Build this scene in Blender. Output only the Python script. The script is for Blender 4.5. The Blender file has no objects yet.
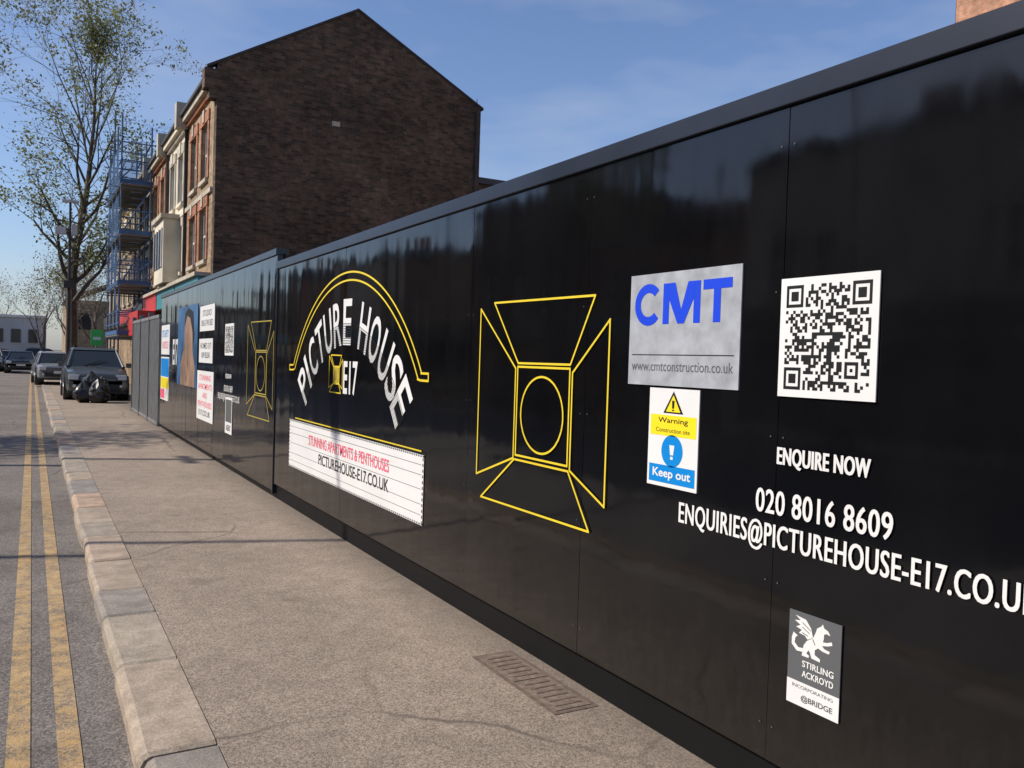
import bpy, math, random
from mathutils import Vector, Matrix
random.seed(7)
scene=bpy.context.scene
COL=scene.collection

# ------------------------------------------------------------------ materials
def nodes(name):
    m=bpy.data.materials.new(name); m.use_nodes=True
    nt=m.node_tree; b=nt.nodes["Principled BSDF"]
    return m,nt,b
def N(nt,t,**k):
    n=nt.nodes.new(t)
    for a,v in k.items():
        if a.startswith("i_"): n.inputs[a[2:].replace("_"," ")].default_value=v
        else: setattr(n,a,v)
    return n
def L(nt,a,b): nt.links.new(a,b)
def coord(nt,scale=None):
    tc=N(nt,"ShaderNodeTexCoord")
    if scale is None: return tc.outputs["Object"]
    mp=N(nt,"ShaderNodeMapping"); mp.inputs["Scale"].default_value=scale
    L(nt,tc.outputs["Object"],mp.inputs[0]); return mp.outputs[0]
def noise(nt,co,scale,detail=4,rough=.55):
    n=N(nt,"ShaderNodeTexNoise"); n.inputs["Scale"].default_value=scale
    n.inputs["Detail"].default_value=min(detail,4); n.inputs["Roughness"].default_value=rough
    L(nt,co,n.inputs["Vector"]); return n.outputs["Fac"]
def ramp(nt,fac,stops):
    r=N(nt,"ShaderNodeValToRGB"); e=r.color_ramp.elements
    while len(e)<len(stops): e.new(.5)
    for i,(p,c) in enumerate(stops):
        e[i].position=p; e[i].color=(c[0],c[1],c[2],1) if not isinstance(c,(int,float)) else (c,c,c,1)
    L(nt,fac,r.inputs[0]); return r.outputs[0]
def mix(nt,fac,a,b,mode="MIX"):
    m=N(nt,"ShaderNodeMix",data_type="RGBA",blend_type=mode)
    if isinstance(fac,(int,float)): m.inputs[0].default_value=fac
    else: L(nt,fac,m.inputs[0])
    for i,v in ((6,a),(7,b)):
        if isinstance(v,tuple): m.inputs[i].default_value=(v[0],v[1],v[2],1)
        else: L(nt,v,m.inputs[i])
    return m.outputs[2]
def bump(nt,b,h,strength,dist=.01):
    bp=N(nt,"ShaderNodeBump"); bp.inputs["Strength"].default_value=strength; bp.inputs["Distance"].default_value=dist
    L(nt,h,bp.inputs["Height"]); L(nt,bp.outputs[0],b.inputs["Normal"])
def plain(name,c,rough=.6,metal=0,var=.15,scale=3,spec=.5):
    m,nt,b=nodes(name); co=coord(nt)
    f=noise(nt,co,scale,4)
    lo=tuple(x*(1-var) for x in c); hi=tuple(min(1,x*(1+var)) for x in c)
    L(nt,ramp(nt,f,[(.3,lo),(.7,hi)]),b.inputs["Base Color"])
    b.inputs["Roughness"].default_value=rough; b.inputs["Metallic"].default_value=metal
    b.inputs["Specular IOR Level"].default_value=spec
    return m
def tarmac(name,c,speck,fine=170,bstr=.5,patch=.35,cracks=0,edge=None):
    m,nt,b=nodes(name); co=coord(nt)
    big=noise(nt,co,.55,4,.6); mid=noise(nt,co,6,4,.65); fn=noise(nt,co,fine,2,.7)
    v=N(nt,"ShaderNodeTexVoronoi"); v.inputs["Scale"].default_value=fine*.75; L(nt,co,v.inputs["Vector"])
    base=ramp(nt,big,[(.3,tuple(x*(1-patch*.6) for x in c)),(.7,tuple(x*(1+patch*.35) for x in c))])
    base=mix(nt,.55,base,ramp(nt,mid,[(.3,.68),(.7,1.15)]),"MULTIPLY")
    st=ramp(nt,v.outputs["Color"],[(.15,.5),(.5,1.0),(.9,speck)])
    base=mix(nt,.8,base,st,"MULTIPLY")
    base=mix(nt,.6,base,ramp(nt,fn,[(.3,.7),(.7,1.3)]),"MULTIPLY")
    s=noise(nt,co,2.3,2,.4)
    base=mix(nt,ramp(nt,s,[(.64,0),(.72,.4)]),base,tuple(x*.45 for x in c))
    vs_=N(nt,"ShaderNodeTexVoronoi"); vs_.inputs["Scale"].default_value=4; L(nt,co,vs_.inputs["Vector"])
    base=mix(nt,ramp(nt,vs_.outputs["Distance"],[(.035,.5),(.06,0)]),base,tuple(x*.45 for x in c))
    if cracks:
        wv=N(nt,"ShaderNodeTexNoise"); wv.inputs["Scale"].default_value=1.6; wv.inputs["Detail"].default_value=5; L(nt,co,wv.inputs["Vector"])
        wm=mix(nt,.22,co,wv.outputs["Color"])
        vc=N(nt,"ShaderNodeTexVoronoi",feature="DISTANCE_TO_EDGE"); vc.inputs["Scale"].default_value=.6; L(nt,wm,vc.inputs["Vector"])
        k=ramp(nt,vc.outputs["Distance"],[(.0,.8),(.010,0)])
        msk=ramp(nt,noise(nt,co,.35,2),[(.46,0),(.56,1)])
        base=mix(nt,mix(nt,1.0,k,msk,"MULTIPLY"),base,tuple(x*.3 for x in c))
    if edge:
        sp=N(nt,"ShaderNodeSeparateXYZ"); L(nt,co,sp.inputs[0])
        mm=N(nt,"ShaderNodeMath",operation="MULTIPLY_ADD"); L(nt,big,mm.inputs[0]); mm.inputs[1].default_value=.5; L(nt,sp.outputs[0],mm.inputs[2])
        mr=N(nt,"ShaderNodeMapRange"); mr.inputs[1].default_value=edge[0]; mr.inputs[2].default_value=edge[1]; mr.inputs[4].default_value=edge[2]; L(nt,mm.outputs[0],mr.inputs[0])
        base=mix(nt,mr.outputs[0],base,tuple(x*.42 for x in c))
    L(nt,base,b.inputs["Base Color"]); b.inputs["Roughness"].default_value=.88
    b.inputs["Specular IOR Level"].default_value=.3
    bump(nt,b,fn,bstr,.006); return m,nt,b,base
def brick(name,c1,c2,mortar,bw=.225,bh=.075,var=.6,bstr=.5):
    m,nt,b=nodes(name); co=coord(nt)
    sp=N(nt,"ShaderNodeSeparateXYZ"); L(nt,co,sp.inputs[0])
    ad=N(nt,"ShaderNodeMath",operation="ADD"); L(nt,sp.outputs[0],ad.inputs[0]); L(nt,sp.outputs[1],ad.inputs[1])
    cb=N(nt,"ShaderNodeCombineXYZ"); L(nt,ad.outputs[0],cb.inputs[0]); L(nt,sp.outputs[2],cb.inputs[1])
    bt=N(nt,"ShaderNodeTexBrick"); L(nt,cb.outputs[0],bt.inputs["Vector"])
    bt.inputs["Scale"].default_value=1; bt.inputs["Brick Width"].default_value=bw; bt.inputs["Row Height"].default_value=bh
    bt.inputs["Mortar Size"].default_value=.006; bt.inputs["Mortar Smooth"].default_value=.3
    bt.inputs["Color1"].default_value=(*c1,1); bt.inputs["Color2"].default_value=(*c2,1); bt.inputs["Mortar"].default_value=(*mortar,1)
    f=noise(nt,co,.5,4,.65); f2=noise(nt,co,5,4,.6)
    c=mix(nt,var,bt.outputs["Color"],ramp(nt,f,[(.3,.4),(.7,1.5)]),"MULTIPLY")
    c=mix(nt,.7,c,ramp(nt,f2,[(.3,.5),(.7,1.4)]),"MULTIPLY")
    L(nt,c,b.inputs["Base Color"]); b.inputs["Roughness"].default_value=.9
    b.inputs["Specular IOR Level"].default_value=.2
    bump(nt,b,bt.outputs["Fac"],bstr,.01); return m

def gloss_black():
    m,nt,b=nodes("hoarding_gloss_black")
    co=coord(nt)
    d=noise(nt,co,1.3,4,.65)
    base=ramp(nt,d,[(.35,(.0028,.003,.0037)),(.75,(.0062,.0062,.0069))])
    sp=N(nt,"ShaderNodeSeparateXYZ"); L(nt,co,sp.inputs[0])
    spl=noise(nt,coord(nt,(1,6,2)),4,4,.7)
    mm=N(nt,"ShaderNodeMath",operation="MULTIPLY_ADD"); L(nt,spl,mm.inputs[0]); mm.inputs[1].default_value=-.7; L(nt,sp.outputs[2],mm.inputs[2])
    mr=N(nt,"ShaderNodeMapRange"); mr.inputs[1].default_value=.25; mr.inputs[2].default_value=-.2; mr.inputs[3].default_value=0; mr.inputs[4].default_value=.4; L(nt,mm.outputs[0],mr.inputs[0])
    L(nt,mix(nt,mr.outputs[0],base,(.030,.026,.021)),b.inputs["Base Color"])
    dust=noise(nt,coord(nt,(1,3,.6)),2.5,4,.7)
    L(nt,ramp(nt,dust,[(.3,.045),(.8,.12)]),b.inputs["Roughness"])
    b.inputs["Specular IOR Level"].default_value=.52
    h=noise(nt,coord(nt,(1,3.0,.5)),.9,2,.4)
    h2=noise(nt,coord(nt,(1,1,1)),.9,1,.4)
    bump(nt,b,mix(nt,.4,h,h2),.6,.022)
    return m
M={}
M["black"]=gloss_black()
M["plinth"]=plain("plinth_black",(.006,.006,.0065),.6,spec=.2)
M["cap"]=plain("cap_trim_dark",(.016,.019,.027),.25,0,.3,1.5)
M["yellow"]=plain("yellow_vinyl",(.74,.56,.03),.45,0,.06)
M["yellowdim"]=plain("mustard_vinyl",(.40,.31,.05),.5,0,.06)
M["white"]=plain("white_vinyl",(.72,.72,.71),.45,0,.05,2)
M["blackv"]=plain("black_vinyl",(.012,.012,.012),.4)
M["pink"]=plain("pink_vinyl",(.80,.10,.18),.45,0,.04)
M["alu"]=plain("aluminium_sign",(.37,.39,.42),.45,.1,.22,11)
M["blue"]=plain("blue_vinyl",(.01,.055,.62),.4,0,.04)
M["skyblue"]=plain("mandatory_blue",(.0,.22,.62),.4,0,.04)
M["warny"]=plain("warning_yellow",(.85,.68,.02),.4,0,.04)
M["greyv"]=plain("grey_vinyl",(.10,.105,.11),.5,0,.08)
M["screw"]=plain("screw_metal",(.12,.12,.13),.4,.3)
M["road"],_,_,_=tarmac("road_asphalt",(.185,.162,.142),1.8,150,.7,.45,1)
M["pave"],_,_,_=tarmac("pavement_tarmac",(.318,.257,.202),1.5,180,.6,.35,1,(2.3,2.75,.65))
M["ground"],_,_,_=tarmac("ground_soil",(.16,.14,.11),1.4,30,.4)
def yline():
    m,nt,b,base=tarmac("worn_yellow_paint",(.19,.16,.13),1.8,150,.7)
    co=coord(nt)
    a=noise(nt,co,9,4,.75); c=noise(nt,co,90,3,.8)
    f=mix(nt,.5,a,c)
    k=ramp(nt,f,[(.42,0.10),(.56,.85)])
    yc=ramp(nt,noise(nt,co,3,4),[(.3,(.48,.30,.12)),(.7,(.58,.40,.19))])
    L(nt,mix(nt,k,base,yc),b.inputs["Base Color"]); return m
M["yline"]=yline()
def kerbm():
    m,nt,b=nodes("kerb_stone"); co=coord(nt)
    at=N(nt,"ShaderNodeAttribute",attribute_name="Col")
    f=noise(nt,co,110,3,.7); g=noise(nt,co,7,4,.65); q=noise(nt,co,2.2,4,.6)
    c=mix(nt,.7,at.outputs["Color"],ramp(nt,f,[(.3,.5),(.7,1.45)]),"MULTIPLY")
    c=mix(nt,.7,c,ramp(nt,g,[(.3,.65),(.7,1.3)]),"MULTIPLY")
    c=mix(nt,.5,c,ramp(nt,q,[(.35,.65),(.65,1.2)]),"MULTIPLY")
    L(nt,c,b.inputs["Base Color"]); b.inputs["Roughness"].default_value=.85; bump(nt,b,g,.8,.012); return m
M["kerb"]=kerbm()
M["joint"]=plain("kerb_joint",(.05,.042,.035),.95)
M["brickdark"]=brick("brick_dark_stock",(.150,.096,.062),(.066,.047,.034),(.12,.10,.078))
M["brickyel"]=brick("brick_yellow_stock",(.36,.25,.15),(.25,.17,.10),(.3,.26,.2))
M["brickred"]=brick("brick_red",(.42,.17,.085),(.33,.13,.07),(.3,.24,.2))
M["brickorange"]=brick("brick_orange",(.62,.31,.19),(.55,.26,.15),(.5,.42,.33))
M["stucco"]=plain("cream_stucco",(.60,.54,.42),.85,0,.2,1.2)
M["stone"]=plain("stone_trim",(.42,.37,.29),.85,0,.25,2)
M["slate"]=plain("roof_slate",(.07,.07,.078),.7,0,.3,6)
M["coping"]=plain("coping_dark",(.045,.038,.034),.8,0,.3,3)
M["frame"]=plain("window_frame_white",(.6,.6,.58),.5)
m,nt,b=nodes("window_glass"); b.inputs["Base Color"].default_value=(.02,.025,.03,1); b.inputs["Roughness"].default_value=.06; M["glass"]=m
M["shopred"]=plain("shop_fascia_red",(.50,.035,.03),.4)
M["shopteal"]=plain("shop_fascia_teal",(.03,.25,.28),.4)
M["shopdark"]=plain("shop_front_dark",(.04,.04,.045),.3)
M["scafblue"]=plain("scaffold_blue",(.05,.12,.26),.5,0,.25)
M["tube"]=plain("scaffold_tube",(.13,.17,.23),.4,.4)
M["board"]=plain("scaffold_board",(.20,.18,.14),.8)
m,nt,b=nodes("debris_netting"); b.inputs["Base Color"].default_value=(.04,.10,.22,1); b.inputs["Alpha"].default_value=.45; M["net"]=m
M["galv"]=plain("galvanised_grey",(.24,.245,.245),.5,.3,.15,4)
M["gatedark"]=plain("gate_dark_grey",(.13,.135,.14),.6,.1,.2,4)
M["lamp"]=plain("lamp_post_dark",(.035,.037,.04),.5,.2)
M["lens"]=plain("lamp_head_grey",(.45,.46,.48),.35)
M["bark"]=plain("tree_bark",(.085,.07,.052),.9,0,.35,4)
M["twig"]=plain("twig_brown",(.13,.10,.075),.9,0,.3,2)
def leafm(name,a,b2,c3):
    m,nt,b=nodes(name); co=coord(nt)
    f=noise(nt,co,1.1,3); g=noise(nt,co,9,2)
    c=ramp(nt,mix(nt,.5,f,g),[(.35,a),(.5,b2),(.66,c3)])
    L(nt,c,b.inputs["Base Color"]); b.inputs["Roughness"].default_value=.6
    tr=N(nt,"ShaderNodeBsdfTranslucent"); L(nt,c,tr.inputs[0])
    ms=N(nt,"ShaderNodeMixShader"); ms.inputs[0].default_value=.4
    L(nt,b.outputs[0],ms.inputs[1]); L(nt,tr.outputs[0],ms.inputs[2])
    L(nt,ms.outputs[0],nt.nodes["Material Output"].inputs[0]); return m
M["leaf"]=leafm("spring_leaves",(.10,.11,.038),(.18,.195,.062),(.30,.30,.11))
M["leafd"]=leafm("distant_leaves",(.16,.13,.08),(.22,.18,.11),(.26,.23,.13))
def paint(name,c,r=.25):
    m,nt,b=nodes(name); b.inputs["Base Color"].default_value=(*c,1); b.inputs["Roughness"].default_value=r
    b.inputs["Metallic"].default_value=.3; b.inputs["Coat Weight"].default_value=.6; b.inputs["Coat Roughness"].default_value=.05
    return m
M["cargrey"]=paint("car_paint_dark_grey",(.08,.088,.09))
M["carwhite"]=paint("car_paint_white",(.50,.51,.53))
M["carsilver"]=paint("car_paint_silver",(.3,.31,.33))
M["carblack"]=paint("car_paint_black",(.012,.013,.016))
M["carred"]=paint("car_paint_red",(.25,.02,.02))
M["tyre"]=plain("tyre_rubber",(.015,.015,.016),.8)
M["rim"]=plain("wheel_rim",(.4,.4,.42),.3,.8)
M["plastic"]=plain("black_plastic",(.02,.02,.021),.5)
m,nt,b=nodes("headlight"); b.inputs["Base Color"].default_value=(.7,.72,.75,1); b.inputs["Roughness"].default_value=.2; M["hl"]=m
M["bag"]=plain("rubbish_bag_plastic",(.012,.012,.013),.35,0,.2)
M["green"]=plain("green_sign_paint",(.06,.50,.10),.5)
M["greyb"]=plain("distant_building_grey",(.40,.41,.42),.8,0,.15,.3)
M["cover"]=plain("cast_iron_cover",(.19,.145,.11),.8,.1,.35,30)
M["redbr"]=plain("cover_surround",(.14,.10,.078),.85,0,.3,25)
M["pblue"]=plain("poster_blue_print",(.05,.13,.27),.35,0,.5,1.6); M["porange"]=plain("poster_skin_print",(.30,.19,.13),.4,0,.4,2)

# ------------------------------------------------------------------ mesh builder
def WALL(X=2.38): return lambda s,t,n:(X-n,-s,t)
class MB:
    def __init__(s,f=None): s.v=[];s.f=[];s.m=[];s.mats=[];s.fn=f or (lambda a,b,c:(a,b,c))
    def mi(s,k):
        if k not in s.mats: s.mats.append(k)
        return s.mats.index(k)
    def add(s,vs,fs,k):
        o=len(s.v); s.v+= [s.fn(*p) for p in vs]; i=s.mi(k)
        for f in fs: s.f.append([o+q for q in f]); s.m.append(i)
    def box(s,a0,a1,b0,b1,c0,c1,k):
        vs=[(a,b,c) for a in (a0,a1) for b in (b0,b1) for c in (c0,c1)]
        s.add(vs,[(0,1,3,2),(4,6,7,5),(0,4,5,1),(2,3,7,6),(0,2,6,4),(1,5,7,3)],k)
    def quad(s,a,b,c,d,k): s.add([a,b,c,d],[(0,1,2,3)],k)
    def poly(s,pts,n,k): s.add([(p[0],p[1],n) for p in pts],[tuple(range(len(pts)))],k)
    def stroke(s,pts,w,n,k,closed=False,th=.002,ext=.35):
        P=[Vector(p[:2]) for p in pts]
        if closed: P=P+[P[0]]
        for i in range(len(P)-1):
            d=(P[i+1]-P[i]).normalized(); q=Vector((-d.y,d.x))*w/2; e=d*w*ext
            a,b=P[i]-e,P[i+1]+e; n2=n+(i%2)*.0003
            s.add([(*(a+q),n2),(*(b+q),n2),(*(b-q),n2),(*(a-q),n2)],[(0,1,2,3)],k)
    def tube(s,p0,p1,r0,r1,k,sides=8,caps=True):
        p0=Vector(p0);p1=Vector(p1);d=(p1-p0)
        if d.length<1e-6:return
        d.normalize(); u=d.orthogonal().normalized(); w=d.cross(u); vs=[]
        for p,r in ((p0,r0),(p1,r1)):
            for i in range(sides):
                a=2*math.pi*i/sides; vs.append(tuple(p+u*math.cos(a)*r+w*math.sin(a)*r))
        fs=[(i,(i+1)%sides,sides+(i+1)%sides,sides+i) for i in range(sides)]
        if caps: fs+=[tuple(range(sides)),tuple(range(sides,2*sides))]
        s.add(vs,fs,k)
    def obj(s,name,parent=None,bevel=0,smooth=False):
        me=bpy.data.meshes.new(name); me.from_pydata(s.v,[],s.f)
        for k in s.mats: me.materials.append(M[k])
        me.polygons.foreach_set("material_index",s.m)
        if smooth: me.polygons.foreach_set("use_smooth",[True]*len(s.f))
        me.update(); o=bpy.data.objects.new(name,me); COL.objects.link(o)
        if parent: o.parent=parent
        if bevel:
            b=o.modifiers.new("bevel","BEVEL"); b.width=bevel; b.segments=2; b.limit_method="ANGLE"
        return o
def empty(name):
    e=bpy.data.objects.new(name,None); e.empty_display_size=.3; COL.objects.link(e); return e

def text_mesh(string,bold=.0,space=1.0):
    cu=bpy.data.curves.new("t","FONT"); cu.body=string; cu.offset=bold; cu.space_character=space; cu.resolution_u=4
    o=bpy.data.objects.new("t",cu); COL.objects.link(o)
    dg=bpy.context.evaluated_depsgraph_get(); dg.update()
    me=bpy.data.meshes.new_from_object(o.evaluated_get(dg)); bpy.data.objects.remove(o)
    vs=[v.co.copy() for v in me.vertices]; fs=[tuple(p.vertices) for p in me.polygons]
    bpy.data.meshes.remove(me); return vs,fs
def txt(mb,string,s0,s1,t0,t1,n,k,bold=.02,space=1.0,xf=None,heavy=0):
    vs,fs=text_mesh(string,bold,space)
    x0=min(v.x for v in vs);x1=max(v.x for v in vs);y0=min(v.y for v in vs);y1=max(v.y for v in vs)
    s0+=heavy; s1-=heavy
    for q,dx in enumerate((0,) if not heavy else (-heavy,0,heavy)):
        out=[]
        for v in vs:
            a=s0+(v.x-x0)/(x1-x0)*(s1-s0)+dx; c=t0+(v.y-y0)/(y1-y0)*(t1-t0)
            if xf: a,c=xf(a,c)
            out.append((a,c,n+q*.0003))
        mb.add(out,fs,k)

# ------------------------------------------------------------------ ground, road, pavement
g=MB(); g.quad((-700,-300,-.125),(700,-300,-.125),(700,1200,-.125),(-700,1200,-.125),"ground"); g.obj("ground")
g=MB(); g.quad((-7.2,-40,-.1),(.42,-40,-.1),(.42,140,-.1),(-7.2,140,-.1),"road"); g.obj("road")
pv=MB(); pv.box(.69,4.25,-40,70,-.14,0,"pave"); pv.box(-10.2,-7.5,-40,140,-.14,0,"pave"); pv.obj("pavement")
ym=MB(); 
for a,b in ((-.07,.02),(.12,.21)):
    ym.quad((a,-40,-.096),(b,-40,-.096),(b,62,-.096),(a,62,-.096),"yline")
ym.obj("double_yellow_lines")
kb=MB(); cols=[]
def kerbrun(x0,x1,ya,yb,face_left):
    y=ya
    while y<yb:
        l=random.choice([.62,.75,.9,.9,.95,1.1]); gp=.014
        c=random.choice([(.36,.29,.22),(.31,.265,.21),(.39,.30,.225),(.27,.235,.20),(.40,.285,.205),(.34,.285,.22),(.25,.225,.20)])
        j=random.uniform(-.012,.012); z=random.uniform(-.007,.008); tw=random.uniform(-.008,.008)
        X1=x1; e=random.uniform(.02,.038)
        Y0,Y1=y,y+l-gp
        ring=[]
        for yy,sh,jj in ((Y0,.012,.010),(Y0+.02,0,0),((Y0+Y1)/2,.002,random.uniform(-.005,.005)),(Y1-.02,0,0),(Y1,.012,.010)):
            X0=x0+j+tw*((yy-Y0)/l-.5)*2
            if face_left: sec=[(X0+jj,-.14),(X0+jj,z-e),(X0+jj+e*.35,z-e*.35),(X0+jj+e,z),(X1,z+.002),(X1,-.14)]
            else: sec=[(X0,-.14),(X0,z+.002),(X1-e,z),(X1-e*.35,z-e*.35),(X1,z-e),(X1,-.14)]
            ring.append([(a,yy,b-sh if b>-.1 else b) for a,b in sec])
        vs=[p for r in ring for p in r]; n=6; fs=[]
        for r in range(4):
            for i in range(n-1): fs.append((r*n+i,r*n+i+1,(r+1)*n+i+1,(r+1)*n+i))
        fs+= [tuple(range(n)),tuple(range(4*n,5*n))]
        kb.add(vs,fs,"kerb"); cols.extend([c]*len(vs))
        y+=l
kerbrun(.40,.685,-6,70,True)
kerbrun(-7.5,-7.2,-6,70,False)
ko=kb.obj("kerb")
ca=ko.data.color_attributes.new("Col","FLOAT_COLOR","POINT")
for i,c in enumerate(cols): ca.data[i].color=(*c,1)
jn=MB(); jn.box(.425,.69,-40,140,-.13,-.016,"joint"); jn.box(-7.5,-7.21,-40,140,-.13,-.02,"joint"); jn.obj("kerb_bedding")
cv=MB(); cv.box(2.10,2.345,3.22,4.06,0,.003,"redbr"); cv.box(2.125,2.32,3.25,3.625,0,.006,"cover"); cv.box(2.125,2.32,3.645,4.03,0,.006,"cover")
for i in range(6):
    cv.box(2.15,2.295,3.29+i*.056,3.305+i*.056,.006,.0085,"redbr"); cv.box(2.15,2.295,3.69+i*.056,3.705+i*.056,.006,.0085,"redbr")
cv.obj("utility_cover")

# ------------------------------------------------------------------ hoarding
H=empty("hoarding")
W=WALL()
edges=[-4.03,-2.78,-1.53,-.28,.97,2.22,3.47,4.74,5.98,7.22,8.4,9.57,10.85,12.1,13.35,14.6,15.85,17.1,18.3,19.35]
pn=MB(W)
for i in range(len(edges)-1):
    a,b=-edges[i+1]+.0015,-edges[i]-.0015
    q=[random.uniform(0,.003) for _ in range(4)]
    zt=2.57 if edges[i]<9.5 else 2.73
    zb=.17 if edges[i]<9.5 else .08
    nx,nz=8,10; vs=[];fs=[]
    bw=random.uniform(-.003,.0035)
    for ix in range(nx+1):
        for iz in range(nz+1):
            u,v=ix/nx,iz/nz
            n=(q[0]*(1-u)+q[1]*u)*(1-v)+(q[2]*(1-u)+q[3]*u)*v+bw*math.sin(math.pi*u)*math.sin(math.pi*v)
            vs.append((a+(b-a)*u,zb+(zt-zb)*v,n))
    for ix in range(nx):
        for iz in range(nz):
            k=ix*(nz+1)+iz; fs.append((k,k+nz+1,k+nz+2,k+1))
    pn.add(vs,fs,"black")
pn.obj("panels",H,smooth=True)
st=MB(W)
st.box(-9.57,4.1,.0,.19,-.06,-.035,"plinth"); st.box(-19.4,-9.57,0,.12,-.06,-.035,"plinth")
st.box(-9.57,4.1,.19,2.6,-.08,-.04,"plinth"); st.box(-19.4,-9.57,.12,2.74,-.08,-.04,"plinth")
st.box(-9.6,4.1,2.562,2.645,-.12,.022,"cap"); st.box(-19.4,-9.602,2.725,2.80,-.12,.022,"cap")
st.box(-9.60,-9.57,.05,2.72,-.05,.012,"cap")
st.obj("frame_and_cap",H,bevel=.004)
sc=MB(W)
for e in edges:
    for off in (-.03,.03):
        for k in range(5):
            z=.3+k*.53
            c=(-e+off,z); sc.add([(c[0]+.0035*math.cos(q*1.047),c[1]+.0035*math.sin(q*1.047),.006) for q in range(6)],[tuple(range(6))],"screw")
sc.obj("screws",H)
bk=MB()
for i in range(12):
    y=-3+i*2; bk.tube((2.5,y,2.3),(4.0,y,.0),.04,.04,"board",4); bk.tube((2.5,y,0),(2.5,y,2.4),.045,.045,"board",4)
bk.obj("back_props",H)

def spotlight(mb,dy,dz,w=.013,k="yellow",sc_=1.0,n=.0075):
    def T(pts): return [(-(dy+(p[0]-3.86)*sc_),dz+(p[1]-1.325)*sc_) for p in pts]
    mb.stroke(T([(4.43,1.95),(3.40,1.94),(3.60,1.60),(4.13,1.60)]),w,n,k,True)
    mb.stroke(T([(4.60,1.92),(4.155,1.57),(4.155,1.065),(4.60,.92)]),w,n+.0006,k,True)
    mb.stroke(T([(4.13,1.58),(3.60,1.58),(3.60,1.085),(4.13,1.085)]),w,n+.0012,k,True)
    mb.stroke(T([(3.27,1.82),(3.575,1.56),(3.575,1.065),(3.27,.93)]),w,n+.0018,k,True)
    mb.stroke(T([(4.14,1.06),(3.59,1.06),(3.39,.79),(4.53,.79)]),w,n+.0024,k,True)
    c=[(3.865+.215*math.cos(i*math.pi/24),1.325+.205*math.sin(i*math.pi/24)) for i in range(48)]
    mb.stroke(T(c),w,n+.003,k,True)
gr=MB(W)
spotlight(gr,3.86,1.325,.0115)
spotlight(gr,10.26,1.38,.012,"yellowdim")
gr.obj("spotlight_graphics",H)
ar=MB(W)
cx,cz=-7.15,.25
for R in (2.09,2.02):
    am=math.radians(53)
    pts=[(cx+R*math.sin(-am+2*am*i/48),cz+R*math.cos(-am+2*am*i/48)) for i in range(49)]
    ar.stroke(pts,.016,.007 if R>2.05 else .009,"yellow")
a=math.radians(53)
for sg in (-1,1):
    xo=cx+sg*2.09*math.sin(a); zo=cz+2.09*math.cos(a); xi=cx+sg*2.02*math.sin(a); zi=cz+2.02*math.cos(a)
    ar.stroke([(xo,zo),(xo+sg*.13,zo),(xo+sg*.13,zo-.05),(xo+sg*.0,zo-.05)],.016,.013,"yellow")
    ar.stroke([(xo,zo-.05),(xi,zi)],.016,.0145,"yellow")
s="PICTURE HOUSE"; angs=[-50,-43.5,-36,-27,-18,-8.5,1,None,16,25.5,35,43.5,51.5]
wid={"I":.06}
for ch,an in zip(s,angs):
    if an is None: continue
    an=math.radians(an); w=wid.get(ch,.205); h=.40; r0=1.46
    def xf(a_,c_,an=an):
        sc_=1+.14*(c_/h); a_*=sc_; r=r0+c_
        return (cx+r*math.sin(an)+a_*math.cos(an), cz+r*math.cos(an)-a_*math.sin(an))
    txt(ar,ch,-w/2,w/2,0,h,.007,"white",.012,1,xf)
    for q in range(9):
        c_=.012+q*.021
        p=[xf(-w/2-.02,c_),xf(w/2+.02,c_),xf(w/2+.02,c_+.007),xf(-w/2-.02,c_+.007)]
        ar.poly(p,.0078,"blackv")
spotlight(ar,7.38,1.44,.010,"yellow",.29,.0085)
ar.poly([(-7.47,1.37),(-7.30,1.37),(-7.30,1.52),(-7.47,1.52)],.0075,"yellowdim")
txt(ar,"E17",-7.19,-6.82,1.28,1.57,.0085,"white",.02)
ar.stroke([(-8.7,.965),(-5.45,.965)],.01,.007,"yellow")
ar.obj("arch_lettering",H)
bd=MB(W)
bd.poly([(-8.92,.45),(-5.40,.45),(-5.40,.94),(-8.92,.94)],.006,"white")
for z in (.52,.595,.70,.80,.87): bd.stroke([(-8.88,z),(-5.44,z)],.004,.0068,"greyv")
for i in range(88):
    x=-8.9+i*.04; bd.poly([(x,.925),(x+.02,.925),(x+.02,.937),(x,.937)],.0072,"blackv"); bd.poly([(x,.453),(x+.02,.453),(x+.02,.465),(x,.465)],.0072,"blackv")
for i in range(12):
    z=.46+i*.04
    for x in (-8.915,-5.42): bd.poly([(x,z),(x+.014,z),(x+.014,z+.02),(x,z+.02)],.0072,"blackv")
txt(bd,"STUNNING APARTMENTS & PENTHOUSES",-8.2,-6.05,.735,.835,.0078,"pink",.01)
txt(bd,"PICTUREHOUSE-E17.CO.UK",-7.86,-6.05,.585,.685,.0078,"blackv",.01)
bd.obj("cinema_sign_panel",H)
tx=MB(W)
def contact(dy):
    txt(tx,"ENQUIRE NOW",-2.215-dy,-1.815-dy,1.25,1.325,.007,"white",.012,1.06,heavy=.0024)
    txt(tx,"020 8016 8609",-2.31-dy,-1.725-dy,1.075,1.165,.007,"white",.006,1.06,heavy=.0018)
    txt(tx,"ENQUIRIES@PICTUREHOUSE-E17.CO.UK",-2.74-dy,-1.265-dy,.93,1.045,.007,"white",.004,1.08,heavy=.0022)
contact(0); contact(10.15)
txt(tx,"E17",-17.55,-16.9,1.35,1.85,.007,"white",.03)
tx.obj("contact_lettering",H)

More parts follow.
